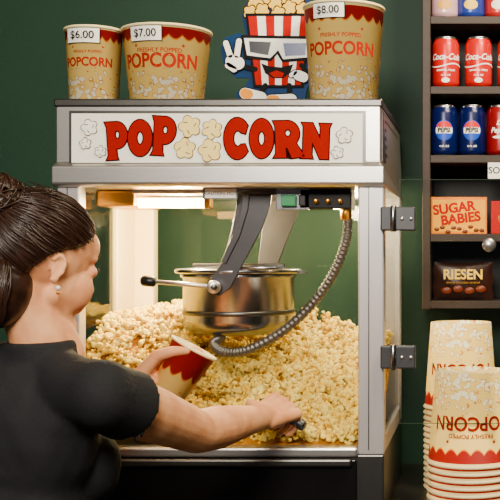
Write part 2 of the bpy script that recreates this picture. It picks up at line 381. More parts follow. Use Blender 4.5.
def prints(h,rt,rb,g,T,rot):
    wrap('print_popcorn',text_geo('POPCORN',rt*.44,rt*.012,.88),h*.52,rot,rt,rb,h,.0008,m_pr,g,T)
    wrap('print_tagline',text_geo('FRESHLY POPPED',rt*.135,rt*.002,1),h*.655,rot,rt,rb,h,.0008,m_pr,g,T)
    for s in (-1,1):
        wrap('print_star',([(s*rt*.55+rt*.05*math.cos(a)*(1 if k%2 else .45),rt*.05*math.sin(a)*(1 if k%2 else .45)) for k,a in enumerate(np.linspace(0,2*pi,11)[:-1])],[tuple(range(10))]),h*.72,rot,rt,rb,h,.0008,m_pr,g,T)
def bucket(h,rt,rb,loc,price,rot=0.08):
    g=group('popcorn_bucket',loc); bmt=bucket_mat(h,rt,'bucket_paper_%d'%int(h*1000)); I=Matrix()
    bucket_shell(h,rt,rb,bmt,'shell',g,I); prints(h,rt,rb,g,I,rot)
    cw,ch=.066,.029; nn=10
    cv=[(-cw/2+cw*i/nn,z) for z in (-ch/2,ch/2) for i in range(nn+1)]; cf=[(i,i+1,i+nn+2,i+nn+1) for i in range(nn)]
    t0=-.08 if rt<.07 else (-.22 if h<.19 else -.28)
    wrap('price_card',(cv,cf),h-.022,t0,rt,rb,h,.0040,m_card,g,I)
    cv2=[(x*1.06,z*1.1) for x,z in cv]; wrap('price_card_edge',(cv2,cf),h-.022,t0,rt,rb,h,.0034,m_ink,g,I)
    wrap('price_text',text_geo(price,.022,.0003,.95),h-.022,t0,rt,rb,h,.0056,m_ink,g,I)
    return g
def place(cx,x0,x1,ytop,y,ztop=1.7625):
    s=.002*(D0+y)/D0; return CX+(cx-480)*s,(x1-x0)/2*s,CZ+(255-ytop)*s-ztop
x,rt,h=place(94,65,122.5,30,.10); bucket(h,rt-.003,rt*.82,(x,.10,1.7625),'$6.00')
x,rt,h=place(167,122.5,211,31,.12); bucket(h,rt-.003,rt*.80,(x,.12,1.7625),'$7.00')
x,rt,h=place(344,303,385,8,.11); bucket(h,rt-.003,rt*.81,(x,.11,1.7625),'$8.00',.02)
def stack(loc,h,rt,rb,nr,step,ztop,rot):
    g=group('popcorn_bucket_stack',(loc[0],loc[1],.92)); bmt=bucket_mat(h,rt,'stack_paper')
    R=Matrix.Rotation(pi,4,'Y')
    for k in range(nr):
        T=Matrix.Translation((0,0,ztop-k*step-.92))@R
        bucket_shell(h,rt,rb,bmt,'shell_%d'%k,g,T)
        if k==0: prints(h,rt,rb,g,T,rot)
nr=8; st=(1.212-.19-.9205)/(nr-1)
c=P(471,370,.08); stack((c.x,.08),.19,.089,.0735,nr,st,1.212,0)
zt2=P(0,322,.32).z; nr=15; st=(zt2-.195-.9205)/(nr-1)
c=P(461,322,.32); stack((c.x,.32),.195,.083,.069,nr,st,zt2,0)
# ---------------- mascot
mg=group('popcorn_mascot_cutout',P(277,60,.17)); yb=.17
def SH(nm,l,m,d): shape(nm,[pp(l,yb)],yb-d,m,mg,.0006)
m_blue=mat('cutout_blue',(6,50,96),.5,spec=.1); m_srd=mat('cutout_red',(180,10,0),.6,spec=.05); m_lens=mat('lens_dark',(16,18,34),.25); m_yel=mat('shoe_yellow',(240,150,20),.5,spec=.1)
base=[(242,16),(246,4),(256,-6),(270,-12),(290,-12),(304,-6),(312,4),(314,18),(312,40),(315,58),(311,80),(307,90),(304,106),(276,108),(262,104),(240,106),(236,94),(247,84),(250,78),(236,78),(224,66),(221,50),(225,38),(240,33),(247,40)]
shape('board',[pp(base,yb)],yb,m_blue,mg,.006)
sc_=.002*(D0+yb)/D0
def cl(i,x,y,r,ph):
    c=XZ(x,y,yb); shape('pop_line_%d'%i,[cloud(c[0],c[1],(r+1.4)*sc_,5,ph)],yb-.0040-.0003*i,m_brown,mg,.0002); shape('pop_%d'%i,[cloud(c[0],c[1],r*sc_,5,ph)],yb-.00415-.0003*i,m_cream,mg,.0002)
for i,(a,b,r) in enumerate([(268,-2,8),(284,-3,8),(296,1,8),(256,3,8),(276,5,7),(290,8,7),(303,10,7),(251,13,7),(263,11,7),(279,14,7)]): cl(i,a,b,r,i*.7)
SH('box_line',[(246,14),(313,14),(304,88),(254,88)],m_ink,.0072)
SH('box',[(249,17),(310,17),(301.5,85.5),(256.5,85.5)],m_card,.0078)
for k in range(4):
    u0=(2*k)/7;u1=(2*k+1)/7
    SH('stripe_%d'%k,[(249+61*u0,17),(249+61*u1,17),(256.5+45*u1,85.5),(256.5+45*u0,85.5)],m_srd,.0084)
SH('glasses_line',[(242,36),(313,37),(313,61),(283,63),(278,55),(272,62),(245,59)],m_ink,.0090)
SH('glasses_frame',[(245,39),(310,40),(310,58),(284,60),(279,51),(271,59),(248,56)],m_card,.0096)
SH('lens_1',[(250,42),(272,43),(269,56),(251,53)],m_lens,.0102); SH('lens_2',[(284,44),(307,44),(306,56),(286,57)],mat('lens_blue',(24,50,110),.25),.0102)
SH('mouth',[(262,64),(270,67),(282,68),(294,65),(291,73),(284,79),(274,79),(266,74)],m_ink,.0090)
SH('tongue',[(270,74),(277,71),(285,74),(283,78),(275,78)],m_srd,.0096)
def C2(nm,a,b,r,m,d,): shape(nm,[cap2(XZ(*a,yb),XZ(*b,yb),r*sc_)],yb-d,m,mg,.0006)
def glove(nm,segs,d):
    for i,(a,b,r) in enumerate(segs): C2(nm+'_line_%d'%i,a,b,r+1,m_ink,d)
    for i,(a,b,r) in enumerate(segs): C2(nm+'_%d'%i,a,b,r,m_card,d+.0006)
C2('arm_left_line',(256,70),(240,66),2.5,m_ink,.0085)
glove('hand_left',[((233,62),(239,64),6.5),((231,56),(227,44),2.8),((238,56),(240,42),2.8),((229,66),(235,70),3)],.0092)
C2('arm_right_line',(302,66),(308,74),2.3,m_ink,.0092)
glove('hand_right',[((299,76),(304,78),5),((296,73),(292,76),2.2)],.0098)
C2('leg_1',(266,86),(260,95),2.5,m_ink,.0085); C2('leg_2',(290,86),(290,97),2.5,m_ink,.0085)
C2('shoe_1_line',(246,94),(262,98),6.5,m_ink,.0090); C2('shoe_1',(246,94),(262,98),5.5,m_card,.0096); C2('shoe_1_toe',(246,94),(249,95),5,m_yel,.0102)
C2('shoe_2_line',(272,101),(292,100),6.5,m_ink,.0090); C2('shoe_2',(272,101),(292,100),5.5,m_card,.0096); C2('shoe_2_toe',(272,101),(276,101),5,m_yel,.0102)
box('easel_foot',mg.location.x-.03,mg.location.x+.03,yb+.003,yb+.05,1.7622,1.768,m_card,mg)

# ---------------- shelf
m_wood=mat('shelf_wood',(46,33,26),.5,0,.2,12,.1,stretch=(1,6,6))
m_shelfblk=mat('shelf_black',(20,17,16),.5)  # plain black for the shelf back panel
sg=group('wall_shelf_unit',(.56,.5,1.8))
sx0,sx1,sy0,sy1=.322,.86,.42,.619
box('side_left',sx0,sx0+.020,sy0,sy1,1.32,2.28,m_wood,sg,.002)
box('side_right',sx1-.02,sx1,sy0,sy1,1.32,2.28,m_wood,sg,.002)
box('back_panel',sx0+.02,sx1-.02,sy1-.008,sy1,1.32,2.28,m_shelfblk,sg)
tops=[2.019,1.852,1.688,1.500,1.3405]
for i,z in enumerate(tops): box('shelf_board_%d'%i,sx0+.02,sx1-.02,sy0+.001,sy1-.008,z-.018,z,m_wood,sg,.001)
box('shelf_top',sx0+.02,sx1-.02,sy0+.001,sy1-.008,2.262,2.28,m_wood,sg)
tagc=P(507,170.5,.41)
tg=group('price_sign',(tagc.x,.414,tagc.z))
box('card',tagc.x-.045,tagc.x+.045,.4125,.4185,tagc.z-.019,tagc.z+.019,m_card,tg)
flat_text('text','SODA $2',.022,(tagc.x,.4120,tagc.z),m_ink,tg,.0003)
m_alu=mat('can_aluminium',(210,210,214),.25,1,.03)
def can(px,zb,colr,kind,y=.46):
    s=.002*(D0+y)/D0; x=CX+(px-480)*s
    g=group('soda_can',(x,y,zb)); body=mat('can_paint',colr,.28,.15,.03,spec=.4)
    prof=[(0,.004),(.022,.003),(.025,0),(.0275,.002),(.0325,.009),(.0328,.012),(.0328,.102),(.0315,.107),(.0275,.116),(.0272,.118),(.0280,.1195),(.0275,.1215),(.026,.1215),(.0255,.118),(0,.118)]
    lathe('body',prof,None,g,(x,y,zb+.0005),40,None,[m_alu,body],lambda r:1 if 3<=r<=7 else 0)
    lathe('tab',[(0,0),(.008,0),(.008,.0012),(0,.0012)],m_alu,g,(x,y-.006,zb+.1188),16)
    R=.0328
    def W(nm,vf,z0,m,off=.0006,th0=.0):
        v,f=vf; out=[]
        for a,b in v:
            th=-pi/2+th0+a/R; out.append((x+(R+off)*math.cos(th),y+(R+off)*math.sin(th),zb+z0+b))
        mobj(nm,out,f,m,g)
    def disc(rx,rz,fn=None,nr=5,na=28):
        v=[(0,0)];f=[]
        for j in range(1,nr+1):
            for i in range(na): v.append((rx*j/nr*math.cos(2*pi*i/na),rz*j/nr*math.sin(2*pi*i/na)))
        for i in range(na): f.append((0,1+i,1+(i+1)%na))
        for j in range(nr-1):
            for i in range(na): a=1+j*na+i; b=1+j*na+(i+1)%na; f.append((a,a+na,b+na,b))
        return v,f
    if kind=='cola':
        W('script',text_geo('Coca-Cola',.0205,.0005,.9,.35),.072,m_card)
        w=[];ff=[];N=24
        for i in range(N+1):
            a=-.05+.1*i/N; zc=.004*math.sin(a*70); w+=[(a,zc-.0012),(a,zc+.0018)]
        for i in range(N): ff.append((2*i,2*i+2,2*i+3,2*i+1))
        W('ribbon',(w,ff),.052,m_card); W('volume',text_geo('12 FL OZ',.006,.0001),.028,m_card)
        W('label',text_geo('ORIGINAL TASTE',.006,.0002),.040,m_card)
        W('price_dot',disc(.010,.006),.016,m_card)
    elif kind=='pepsi':
        mb=mat('globe_blue',(20,70,190),.4); mr=mat('globe_red',(210,20,20),.4)
        W('globe_ring',disc(.0225,.0245),.060,mb,.0004)
        v,f=disc(.0205,.0225,nr=9,na=36)
        top=[q for q in f if sum(v[i][1] for i in q)/len(q)>.007]; bot=[q for q in f if sum(v[i][1] for i in q)/len(q)<-.007]; mid=[q for q in f if q not in top and q not in bot]
        W('globe_red',(v,top),.060,mr,.0009); W('globe_white',(v,mid),.060,m_card,.0009); W('globe_blue',(v,bot),.060,mb,.0009)
        W('brand',text_geo('PEPSI',.0150,.0006,.9),.060,m_ink,.0016)
        W('volume',text_geo('12 FL OZ',.006,.0001),.022,m_card)
    elif kind=='dr':
        W('brand1',text_geo('Dr',.016,.0006,1,.3),.078,m_card); W('brand2',text_geo('Pepper',.0175,.0005,.95,.3),.060,m_card); W('oval',disc(.019,.0035),.044,m_card)
    else:
        W('swash',disc(.017,.012),.030,mat('can_accent',kind,.4)); W('txt',text_geo('SODA',.016,.0004),.065,m_card)
red=(200,4,0)
for q in (446,478.5,511,544): can(q,tops[1],red,'cola')
for q in (444.5,472): can(q,tops[2],(2,14,74),'pepsi')
for q in (500,530): can(q,tops[2],(130,6,14),'dr')
can(445,tops[0],(214,170,176),(220,160,60)); can(471,tops[0],(40,60,150),(240,200,60)); can(498,tops[0],(190,40,40),(240,230,220)); can(528,tops[0],(60,140,60),(240,230,60))
def boxpx(nm,x0,x1,yt,yb_,zb,y,dep,m):
    a=P(x0,yt,y); b=P(x1,yb_,y); g=group(nm,((a.x+b.x)/2,y+dep/2,zb)); box('carton',a.x,b.x,y,y+dep,zb+.0005,zb+.0005+(a.z-b.z),m,g,.0015); return g,a.x,b.x,zb,(a.z-b.z)
m_cb=mat('carton_yellow',(240,130,6),.45,0,.1,20,spec=.1); m_br=mat('candy_brown',(110,40,8),.35)
g,xa,xb_,zb,hh=boxpx('candy_box',431,487,196,233,tops[3],.445,.03,m_cb)
xm=(xa+xb_)/2
shape('panel',[[(xa+.004,zb+.006),(xb_-.004,zb+.006),(xb_-.004,zb+hh-.006),(xa+.004,zb+hh-.006)]],.4446,mat('carton_light',(250,170,10),.45,spec=.1),g,.0005)
flat_text('title1','SUGAR',.032,(xm-.012,.4440,zb+hh*.70),m_srd,g,.0012,1,.12)
flat_text('title2','BABIES',.032,(xm+.004,.4438,zb+hh*.42),m_srd,g,.0012,1,.12)
for k in range(9):
    ball('candy_%d'%k,(xa+.014+k*.0135,.4438,zb+.012+.006*math.sin(k*2.3)),(.0065,.001,.0045),m_br,g,12)
g,xa,xb_,zb,hh=boxpx('candy_box',491,535,200,233,tops[3],.445,.03,mat('carton_red',(180,14,4),.45,spec=.1))
shape('label_oval',[ell((xa+xb_)/2,zb+hh/2,.035,.022)],.4446,m_cream,g,.0005); flat_text('title','MINTS',.024,((xa+xb_)/2,.4442,zb+hh/2),m_srd,g,.0006)
bg=group('candy_bag',(P(462,1,.46).x,.47,tops[4])); a=P(433,262,.455); b=P(493,300,.455); zb=tops[4]+.001; H=a.z-b.z; Wd=b.x-a.x
vv=[];ff=[];N=22;Mn=16
for sgn in (-1,1):
    for j in range(Mn+1):
        for i in range(N+1):
            u=i/N;w=j/Mn; bul=.014*(math.sin(pi*u)**.6 if 0<u<1 else 0)*(math.sin(pi*w)**.5 if 0<w<1 else 0)+.0012*math.sin(u*60)*(1 if w in(0,1) else .2)+.0015*math.sin(u*13+w*9)*math.sin(pi*u)*math.sin(pi*w)
            vv.append((a.x+Wd*u+.002*math.sin(w*14)*(1 if u in (0,1) else 0),.475+sgn*(bul+.0008),zb+H*w*(1-.03*math.sin(pi*u))))
o_=(N+1)*(Mn+1)
for s_ in (0,1):
    for j in range(Mn):
        for i in range(N):
            q=s_*o_+j*(N+1)+i; t_=(q,q+1,q+N+2,q+N+1); ff.append(t_ if s_==0 else t_[::-1])
mobj('pouch',vv,ff,mat('bag_brown',(48,22,12),.3,.1,.2,30,.1),bg,True)
flat_text('title','RIESEN',.033,(a.x+Wd*.5,.4585,zb+H*.66),m_cream,bg,.0008,.95)
for k in range(4): ball('chocolate_%d'%k,(a.x+.032+k*.028,.4605,zb+.022+.004*(k%2)),(.013,.003,.009),m_br,bg,14)
flat_text('sub','chewy chocolate caramel',.008,(a.x+Wd*.5,.4590,zb+H*.46),m_gold,bg,.0001)
# ---------------- woman
wg=group('woman',(-.21,-.5,0))
def capsule(a,b,r1,r2,seg=20,flat=False):
    a=Vector(a);b=Vector(b);L=(b-a).length;R=Matrix.Translation(a)@axrot(b-a); pr=[]
    if flat: pr=[(0.0001,0),(r1,0)]+[(r1+(r2-r1)*k/6,L*k/6) for k in range(1,6)]+[(r2,L),(0.0001,L)]
    else:
        pr=[(max(.0001,r1*math.cos(t)),r1*math.sin(t)) for t in np.linspace(-pi/2,0,6)]
        pr+=[(r1+(r2-r1)*k/5,L*k/5) for k in range(1,5)]
        pr+=[(max(.0001,r2*math.cos(t)),L+r2*math.sin(t)) for t in np.linspace(0,pi/2,6)]
    v,f=lathe_geo(pr,seg); n=len(pr)
    f=f+[tuple(range(seg-1,-1,-1)),tuple((n-1)*seg+k for k in range(seg))]
    return [R@Vector(p) for p in v],f
def ellip(c,r,R=None):
    bm=bmesh.new(); bmesh.ops.create_icosphere(bm,subdivisions=3,radius=1)
    T=Matrix.Translation(c)@(R if R is not None else Matrix())@Matrix.Diagonal((*r,1))
    v=[T@v.co for v in bm.verts]; f=[tuple(q.index for q in g_.verts) for g_ in bm.faces]; bm.free(); return v,f
def xf(p,T): return [T@Vector(q) for q in p[0]],p[1]
def remesh(name,parts,voxel,m,parent,it=4,fac=.5,post=None):
    V=[];F=[]
    for v,f in parts:
        o=len(V); V+=list(v); F+=[tuple(i+o for i in q) for q in f]
    o=mobj(name,V,F,m)
    r=o.modifiers.new('r','REMESH'); r.mode='VOXEL'; r.voxel_size=voxel
    s=o.modifiers.new('s','SMOOTH'); s.factor=fac; s.iterations=it
    me=eval_mesh(o); o.modifiers.clear(); o.data=me
    if not me.materials: me.materials.append(m)
    if post: post(me)
    me.polygons.foreach_set('use_smooth',[True]*len(me.polygons)); par(o,parent); return o
yaw=-math.atan2(.56,.83)
HC=P(40,266,-.5); HS=.93
HM=Matrix.Translation(HC)@Matrix.Rotation(yaw,4,'Z')@Matrix.Rotation(-.26,4,'X')@Matrix.Scale(HS,4)
h=[]
h.append(ellip((0,-.012,.03),(.074,.093,.084)))
h.append(ellip((0,.026,-.028),(.059,.060,.076)))
h.append(ellip((0,.056,.045),(.056,.032,.040)))
h.append(ellip((0,.064,-.088),(.024,.022,.02)))
for sx in (-1,1):
    h.append(ellip((sx*.031,.050,-.028),(.029,.034,.040)))
    h.append(capsule((sx*.044,.004,-.050),(sx*.016,.064,-.090),.018,.018))
    h.append(capsule((sx*.014,.081,.028),(sx*.046,.066,.030),.007,.007))
    h.append(ellip((sx*.010,.094,-.022),(.007,.007,.006)))
    h.append(ellip((sx*.032,.071,.008),(.018,.012,.013)))
    E=Matrix.Translation((sx*.071,-.016,-.008))@Matrix.Rotation(sx*-.15,4,'Z')@Matrix.Rotation(-.15,4,'X')@Matrix.Scale(.86,4)
    pts_=[E@Vector((sx*.006,.0135*math.cos(t)*(1 if math.sin(t)>-.2 else .7)-.003,.025*math.sin(t))) for t in np.linspace(-1.9,2.6,14)]
    for q,w in zip(pts_[:-1],pts_[1:]): h.append(capsule(q,w,.0035,.0035,8))
    h.append(ellip(E@Vector((0,-.001,-.002)),(.004,.0095,.018)))
    h.append(ellip(E@Vector((sx*.003,.004,-.024)),(.004,.006,.006)))
h.append(capsule((0,.085,.02),(0,.104,-.017),.006,.0085))
h.append(ellip((0,.100,-.02),(.010,.009,.008)))
h.append(capsule((-.016,.080,-.050),(.016,.080,-.050),.009,.009))
h.append(ellip((0,.081,-.056),(.020,.010,.009)))
skin=[xf(p,HM) for p in h]
NB=Vector((-.212,-.515,1.315))
skin.append(capsule(HM@Vector((0,-.026,-.03)),NB,.042,.044))
skin.append(capsule(HM@Vector((0,.0,-.05)),NB+Vector((.018,.02,-.02)),.034,.040))
skin.append(capsule(NB,NB+Vector((0,0,-.08)),.044,.055))
RS=P(101,395,-.60); RE=P(197,432,-.36); RW=P(264,417,-.13)
LS=Vector((-.37,-.40,1.250)); LE=Vector((-.31,-.23,1.05)); LW=Vector((-.19,-.14,1.20))
skin.append(capsule(NB+Vector((0,0,-.10)),RS,.035,.040)); skin.append(capsule(NB+Vector((0,0,-.10)),LS,.035,.040))
def lerp(a,b,t): return Vector(a)*(1-t)+Vector(b)*t
for S_,E_,W_ in ((RS,RE,RW),(LS,LE,LW)):
    skin.append(capsule(S_,lerp(S_,E_,.5),.046,.044)); skin.append(capsule(lerp(S_,E_,.5),E_,.044,.036))
    skin.append(capsule(E_,lerp(E_,W_,.28),.036,.038)); skin.append(capsule(lerp(E_,W_,.28),lerp(E_,W_,.9),.038,.024)); skin.append(capsule(lerp(E_,W_,.9),W_,.024,.024))
def hand(wr,d,n,right,curl,tdirs,sc=1.0):
    d=Vector(d).normalized(); n=Vector(n); n=(n-d*n.dot(d)).normalized(); u=d.cross(n) if right else n.cross(d)
    out=[]
    offs=(.029,.0095,-.0105,-.029); pl=(.086,.089,.085,.077); seg=((.042,.025,.02),(.046,.028,.021),(.042,.026,.02),(.033,.020,.018))
    for i in range(4):
        k=wr+d*pl[i]*sc+u*offs[i]*sc
        out.append(capsule(wr+u*offs[i]*.55*sc,k,.0150*sc,.0110*sc,12))
        p=k
        for j in range(3):
            a=curl[i][j]; dd=d*math.cos(a)+n*math.sin(a)+u*(.06*(1.5-i)*(1 if j==0 else 0)); q=p+dd.normalized()*seg[i][j]*sc
            r0=(.0092,.0084,.0076,.0068); out.append(capsule(p,q,r0[j]*sc*(1 if i<3 else .88),r0[j+1]*sc*(1 if i<3 else .88),12)); p=q
    out.append(ellip(wr+d*.045*sc+n*.006,(.03*sc,.03*sc,.018*sc)))
    p=wr+d*.022*sc+u*.022*sc+n*.006
    for (a,b,c),L,r1,r2 in zip(tdirs,(.045,.032,.026),(.015,.012,.0105),(.012,.0105,.008)):
        dd=(d*a+u*b+n*c).normalized(); q=p+dd*L*sc; out.append(capsule(p,q,r1*sc,r2*sc,12)); p=q
    return out,d,n,u
rd=Vector(P(289,404,-.045))-RW
R_,rd_,rn_,ru_=hand(RW,rd,(-.45,.1,-.85),True,[(.75,2.0,3.0),(.85,2.1,3.1),(.9,2.15,3.1),(.95,2.2,3.1)],((.6,.75,.35),(.9,.1,.7),(.6,-.5,.8)))
skin+=R_
L_,ld_,ln_,lu_=hand(LW,(.45,.85,.25),(.88,-.46,0),False,[(.45,1.25,1.9),(.45,1.25,1.9),(.5,1.3,1.95),(.55,1.35,2.0)],((.45,.65,.6),(.5,.15,.85),(.35,-.05,.95)))
skin+=L_
def skinmat():
    m,nt,b=newmat('skin'); tc=nt.nodes.new('ShaderNodeTexCoord')
    n=nt.nodes.new('ShaderNodeTexNoise'); n.inputs['Scale'].default_value=22; n.inputs['Detail'].default_value=6; nt.links.new(tc.outputs['Object'],n.inputs['Vector'])
    r=nt.nodes.new('ShaderNodeMapRange'); r.inputs[1].default_value=.35; r.inputs[2].default_value=.65; nt.links.new(n.outputs[0],r.inputs[0])
    nt.links.new(MIX(nt,r.outputs[0],lin((212,140,94)),lin((232,168,120))),b.inputs['Base Color'])
    n2=nt.nodes.new('ShaderNodeTexNoise'); n2.inputs['Scale'].default_value=420; nt.links.new(tc.outputs['Object'],n2.inputs['Vector'])
    bn=nt.nodes.new('ShaderNodeBump'); bn.inputs['Strength'].default_value=.25; bn.inputs['Distance'].default_value=.002
    nt.links.new(n2.outputs[0],bn.inputs['Height']); nt.links.new(bn.outputs[0],b.inputs['Normal'])
    b.inputs['Roughness'].default_value=.6; b.inputs['Specular IOR Level'].default_value=.3
    b.inputs['Subsurface Weight'].default_value=.1; b.inputs['Subsurface Radius'].default_value=(.015,.006,.003); b.inputs['Subsurface Scale'].default_value=.5
    return m
m_skin=skinmat()
remesh('body_skin',skin,.003,m_skin,wg,3,.5)
m_lip=mat('lips',(176,74,66),.4); m_eye=mat('eye_white',(235,230,225),.2); m_iris=mat('iris',(60,40,25),.2)
m_hair=mat('hair_dark',(40,21,13),.34,0,.42,55,.2)
def hb(nm,c,r,m): o=ball(nm,(0,0,0),r,m,wg,20); o.data.transform(HM@Matrix.Translation(c)); return o
for sx in (-1,1):
    hb('eyeball',(sx*.032,.0750,.009),(.0115,.0115,.0090),m_eye); hb('iris',(sx*.032,.0850,.008),(.0055,.002,.0055),m_iris)
    tube('eyelid_upper',[HM@Vector((sx*(.032+.012*math.cos(t)),.0815+.004*math.sin(t),.010+.007*math.sin(t))) for t in np.linspace(0,pi,10)],.0013,m_hair,wg,8)
    tube('eyebrow',[HM@Vector((sx*(.016+.034*t),.0875-.013*t*t,.033+.006*math.sin(t*2.4))) for t in np.linspace(0,1,9)],lambda i,n:.0024*(1-.6*i/n),m_hair,wg,8)
tube('lip_upper',[HM@Vector((.021*t,.0885-.008*t*t,-.047+.004*t*t+.001*abs(t))) for t in np.linspace(-1,1,13)],lambda i,n:.0042*math.sin(pi*(i+.6)/(n+.2))+.0004,m_lip,wg,10)
tube('lip_lower',[HM@Vector((.019*t,.089-.008*t*t,-.055+.006*t*t)) for t in np.linspace(-1,1,13)],lambda i,n:.005*math.sin(pi*(i+.6)/(n+.2))+.0004,m_lip,wg,10)
for sx in (-1,1):
    e=HM@Vector((sx*.078,-.011,-.039)); ball('earring',e,.0042,mat('earring_pearl',(236,226,206),.2,.3),wg,16)
    ball('earring_drop',e+Vector((0,0,-.007)),.0028,m_gold,wg,12)
# hair
hc=Vector((0,-.014,.032)); hr=Vector((.083,.1,.092))
fz=[-1,-.6,-.25,-.05,.18,.45,.72,1]; fy=[-.5,-.42,-.26,.06,.52,.68,.72,.8]
def hl(z): return float(np.interp(z,fz,fy))
bm=bmesh.new(); bmesh.ops.create_icosphere(bm,subdivisions=5,radius=1)
for v in bm.verts:
    c=v.co.copy(); d=hl(c.z)-c.y; k=min(1,max(0,(d+.06)/.12)); k=k*k*(3-2*k); s=.86+.14*k
    v.co=Vector((hc.x+c.x*hr.x*s,hc.y+c.y*hr.y*s,hc.z+c.z*hr.z*s))
cap=([HM@v.co for v in bm.verts],[tuple(q.index for q in g_.verts) for g_ in bm.faces]); bm.free()
BC=Vector((-.006,-.100,.082))
NC=Vector((0,-.062,-.055)); NR=Vector((.060,.054,.068))
hp_=[cap,xf(ellip(NC,NR*.95),HM),xf(ellip(BC,(.038,.036,.036)),HM)]
remesh('hair_cap',hp_,.003,m_hair,wg,3)
cu=bpy.data.curves.new('hair_strands','CURVE'); cu.dimensions='3D'; cu.bevel_depth=.0013; cu.bevel_resolution=1
bd=Vector(((BC-hc)[0]/hr.x,(BC-hc)[1]/hr.y,(BC-hc)[2]/hr.z)).normalized()
def strand(p,rad=1.0):
    sp=cu.splines.new('POLY'); sp.points.add(len(p)-1)
    for i,q in enumerate(p): sp.points[i].co=(*q,1); sp.points[i].radius=rad*(.45+.9*math.sin(pi*min(1,(i+1)/len(p))*.85))
for k in range(820):
    z=random.uniform(-.93,.93); y=hl(z)-random.uniform(0,.12 if k%3 else .6); rr=1-y*y-z*z
    if rr<0: continue
    s0=Vector((math.sqrt(rr)*random.choice((-1,1)),y,z)).normalized(); w=random.uniform(.99,1.035); ph=random.uniform(0,6)
    pts_=[]; ax=s0.cross(bd).normalized()
    for i in range(15):
        t=i/14; q=s0.lerp(bd,t).normalized()
        q=(q+ax*.10*math.sin(t*5+ph)*math.sin(pi*t)).normalized()
        ww=w+.024*math.sin(t*7+ph); pts_.append(HM@Vector((hc.x+q.x*hr.x*ww,hc.y+q.y*hr.y*ww,hc.z+q.z*hr.z*ww)))
    strand(pts_,random.uniform(.6,1.1))
for k in range(300):
    a=random.uniform(-1.35,1.35); zz=random.uniform(-.98,-.55)
    pts_=[]; w=random.uniform(.97,1.04); ph=random.uniform(0,6)
    for i in range(10):
        t=i/9; z=zz+(.75-zz)*t; r=math.sqrt(max(0,1-z*z)); an=a*(1-.25*t)+.08*math.sin(t*5+ph)
        pts_.append(HM@Vector((NC.x+NR.x*r*math.sin(an)*w,NC.y-NR.y*r*math.cos(an)*w,NC.z+NR.z*z*w)))
    strand(pts_,random.uniform(.7,1))
for k in range(210):
    ax=(Vector((0,-.75,.65))+Vector(np.random.normal(size=3))*.6).normalized(); u=ax.orthogonal().normalized(); w=ax.cross(u); r=random.uniform(.020,.047); hgt=math.sqrt(max(0,.043**2-r*r))*random.choice((-1,1,1)); a0=random.uniform(0,6.28); ln=random.uniform(2,4.5)
    strand([HM@(BC+ax*hgt+(u*math.cos(a0+ln*i/13)+w*math.sin(a0+ln*i/13))*r) for i in range(14)],1.2)
for k in range(80):
    s0=Vector((random.uniform(-.7,.7),random.uniform(-.8,.5),random.uniform(.4,1))).normalized(); p=Vector((hc.x+s0.x*hr.x,hc.y+s0.y*hr.y,hc.z+s0.z*hr.z)); strand([HM@(p+s0*.016*t+Vector((0,-.03*t,-.01*t*t))) for t in np.linspace(0,1,6)],.25)
cu.materials.append(m_hair)
ho_=bpy.data.objects.new('hair_strands',cu); col.objects.link(ho_); par(ho_,wg)
by=Matrix.Rotation(-math.atan2(.6,.8),4,'Z')
def be(c,r): return ellip(c,r,by)
fwd=Vector((.6,.8,0)); rt_=Vector((.8,-.6,0))
TX=-.258
sh=[be((TX,-.50,1.17),(.155,.105,.15)),be((TX,-.505,1.02),(.145,.108,.20)),be((TX,-.50,.88),(.168,.125,.12)),
    capsule(LS,RS,.054,.052),capsule(NB+Vector((0,0,-.045)),lerp(NB,RS,.8)+Vector((0,0,-.01)),.048,.045),capsule(NB+Vector((0,0,-.045)),lerp(NB,LS,.8)+Vector((0,0,-.01)),.048,.045),
    be((TX,-.50,1.20),(.16,.085,.09)),
    capsule(NB+Vector((.0,.0,-.07)),NB+Vector((-.002,-.002,.004)),.066,.053,24,True)]
for sx in (-1,1): sh.append(ellip(Vector((TX,-.50,1.12))+fwd*.075+rt_*sx*.07,(.058,.058,.062)))
for S_,E_ in ((RS,RE),(LS,LE)):
    sh.append(capsule(S_,lerp(S_,E_,.10),.053,.052)); sh.append(capsule(lerp(S_,E_,.02),lerp(S_,E_,.27),.052,.056,24,True))
def wr(me):
    for v in me.vertices:
        c=v.co; a=math.sin(c.x*38+c.z*22+math.sin(c.z*17)*2)*math.sin(c.y*25+c.z*31)+.5*math.sin(c.z*60+c.x*40)
        fold=abs(math.sin((c.x-.3*c.z)*32+1.5*math.sin(c.z*11)+c.y*14))**3
        k=1 if c.z<1.26 else max(0,(1.31-c.z)/.05)
        v.co=c+v.normal*((.0020*a-.004*fold)*k)
m_shirt=mat('shirt_black',(17,17,22),.85,0,.15,300,.25,350)
remesh('tshirt',sh,.005,m_shirt,wg,4,.5,wr)
PL=Vector((TX,-.50,.86)); tr=[be((TX,-.5,.86),(.160,.118,.11))]; shoes=[]
for sx in (-1,1):
    hip=PL+rt_*sx*.085+Vector((0,0,-.03)); kn=PL+rt_*sx*.09+fwd*.02+Vector((0,0,-.41)); an=PL+rt_*sx*.095-fwd*.01+Vector((0,0,-.79))
    tr+= [capsule(hip,kn,.092,.062),capsule(kn,lerp(kn,an,.3),.062,.060),capsule(lerp(kn,an,.3),an+Vector((0,0,.01)),.060,.045,20,True)]
    an0=Vector((an.x,an.y,.035)); shoes+= [capsule(an0-fwd*.03+Vector((0,0,.002)),an0+fwd*.13,.035,.030),capsule(an0,an0+Vector((0,0,.06)),.037,.036)]
remesh('trousers',tr,.006,mat('denim_dark',(34,38,52),.8,0,.15,200),wg,4)
def fl(me):
    for v in me.vertices: v.co.z=max(v.co.z,.001)
remesh('shoes',shoes,.005,mat('shoe_black',(24,23,24),.5),wg,3,.5,fl)
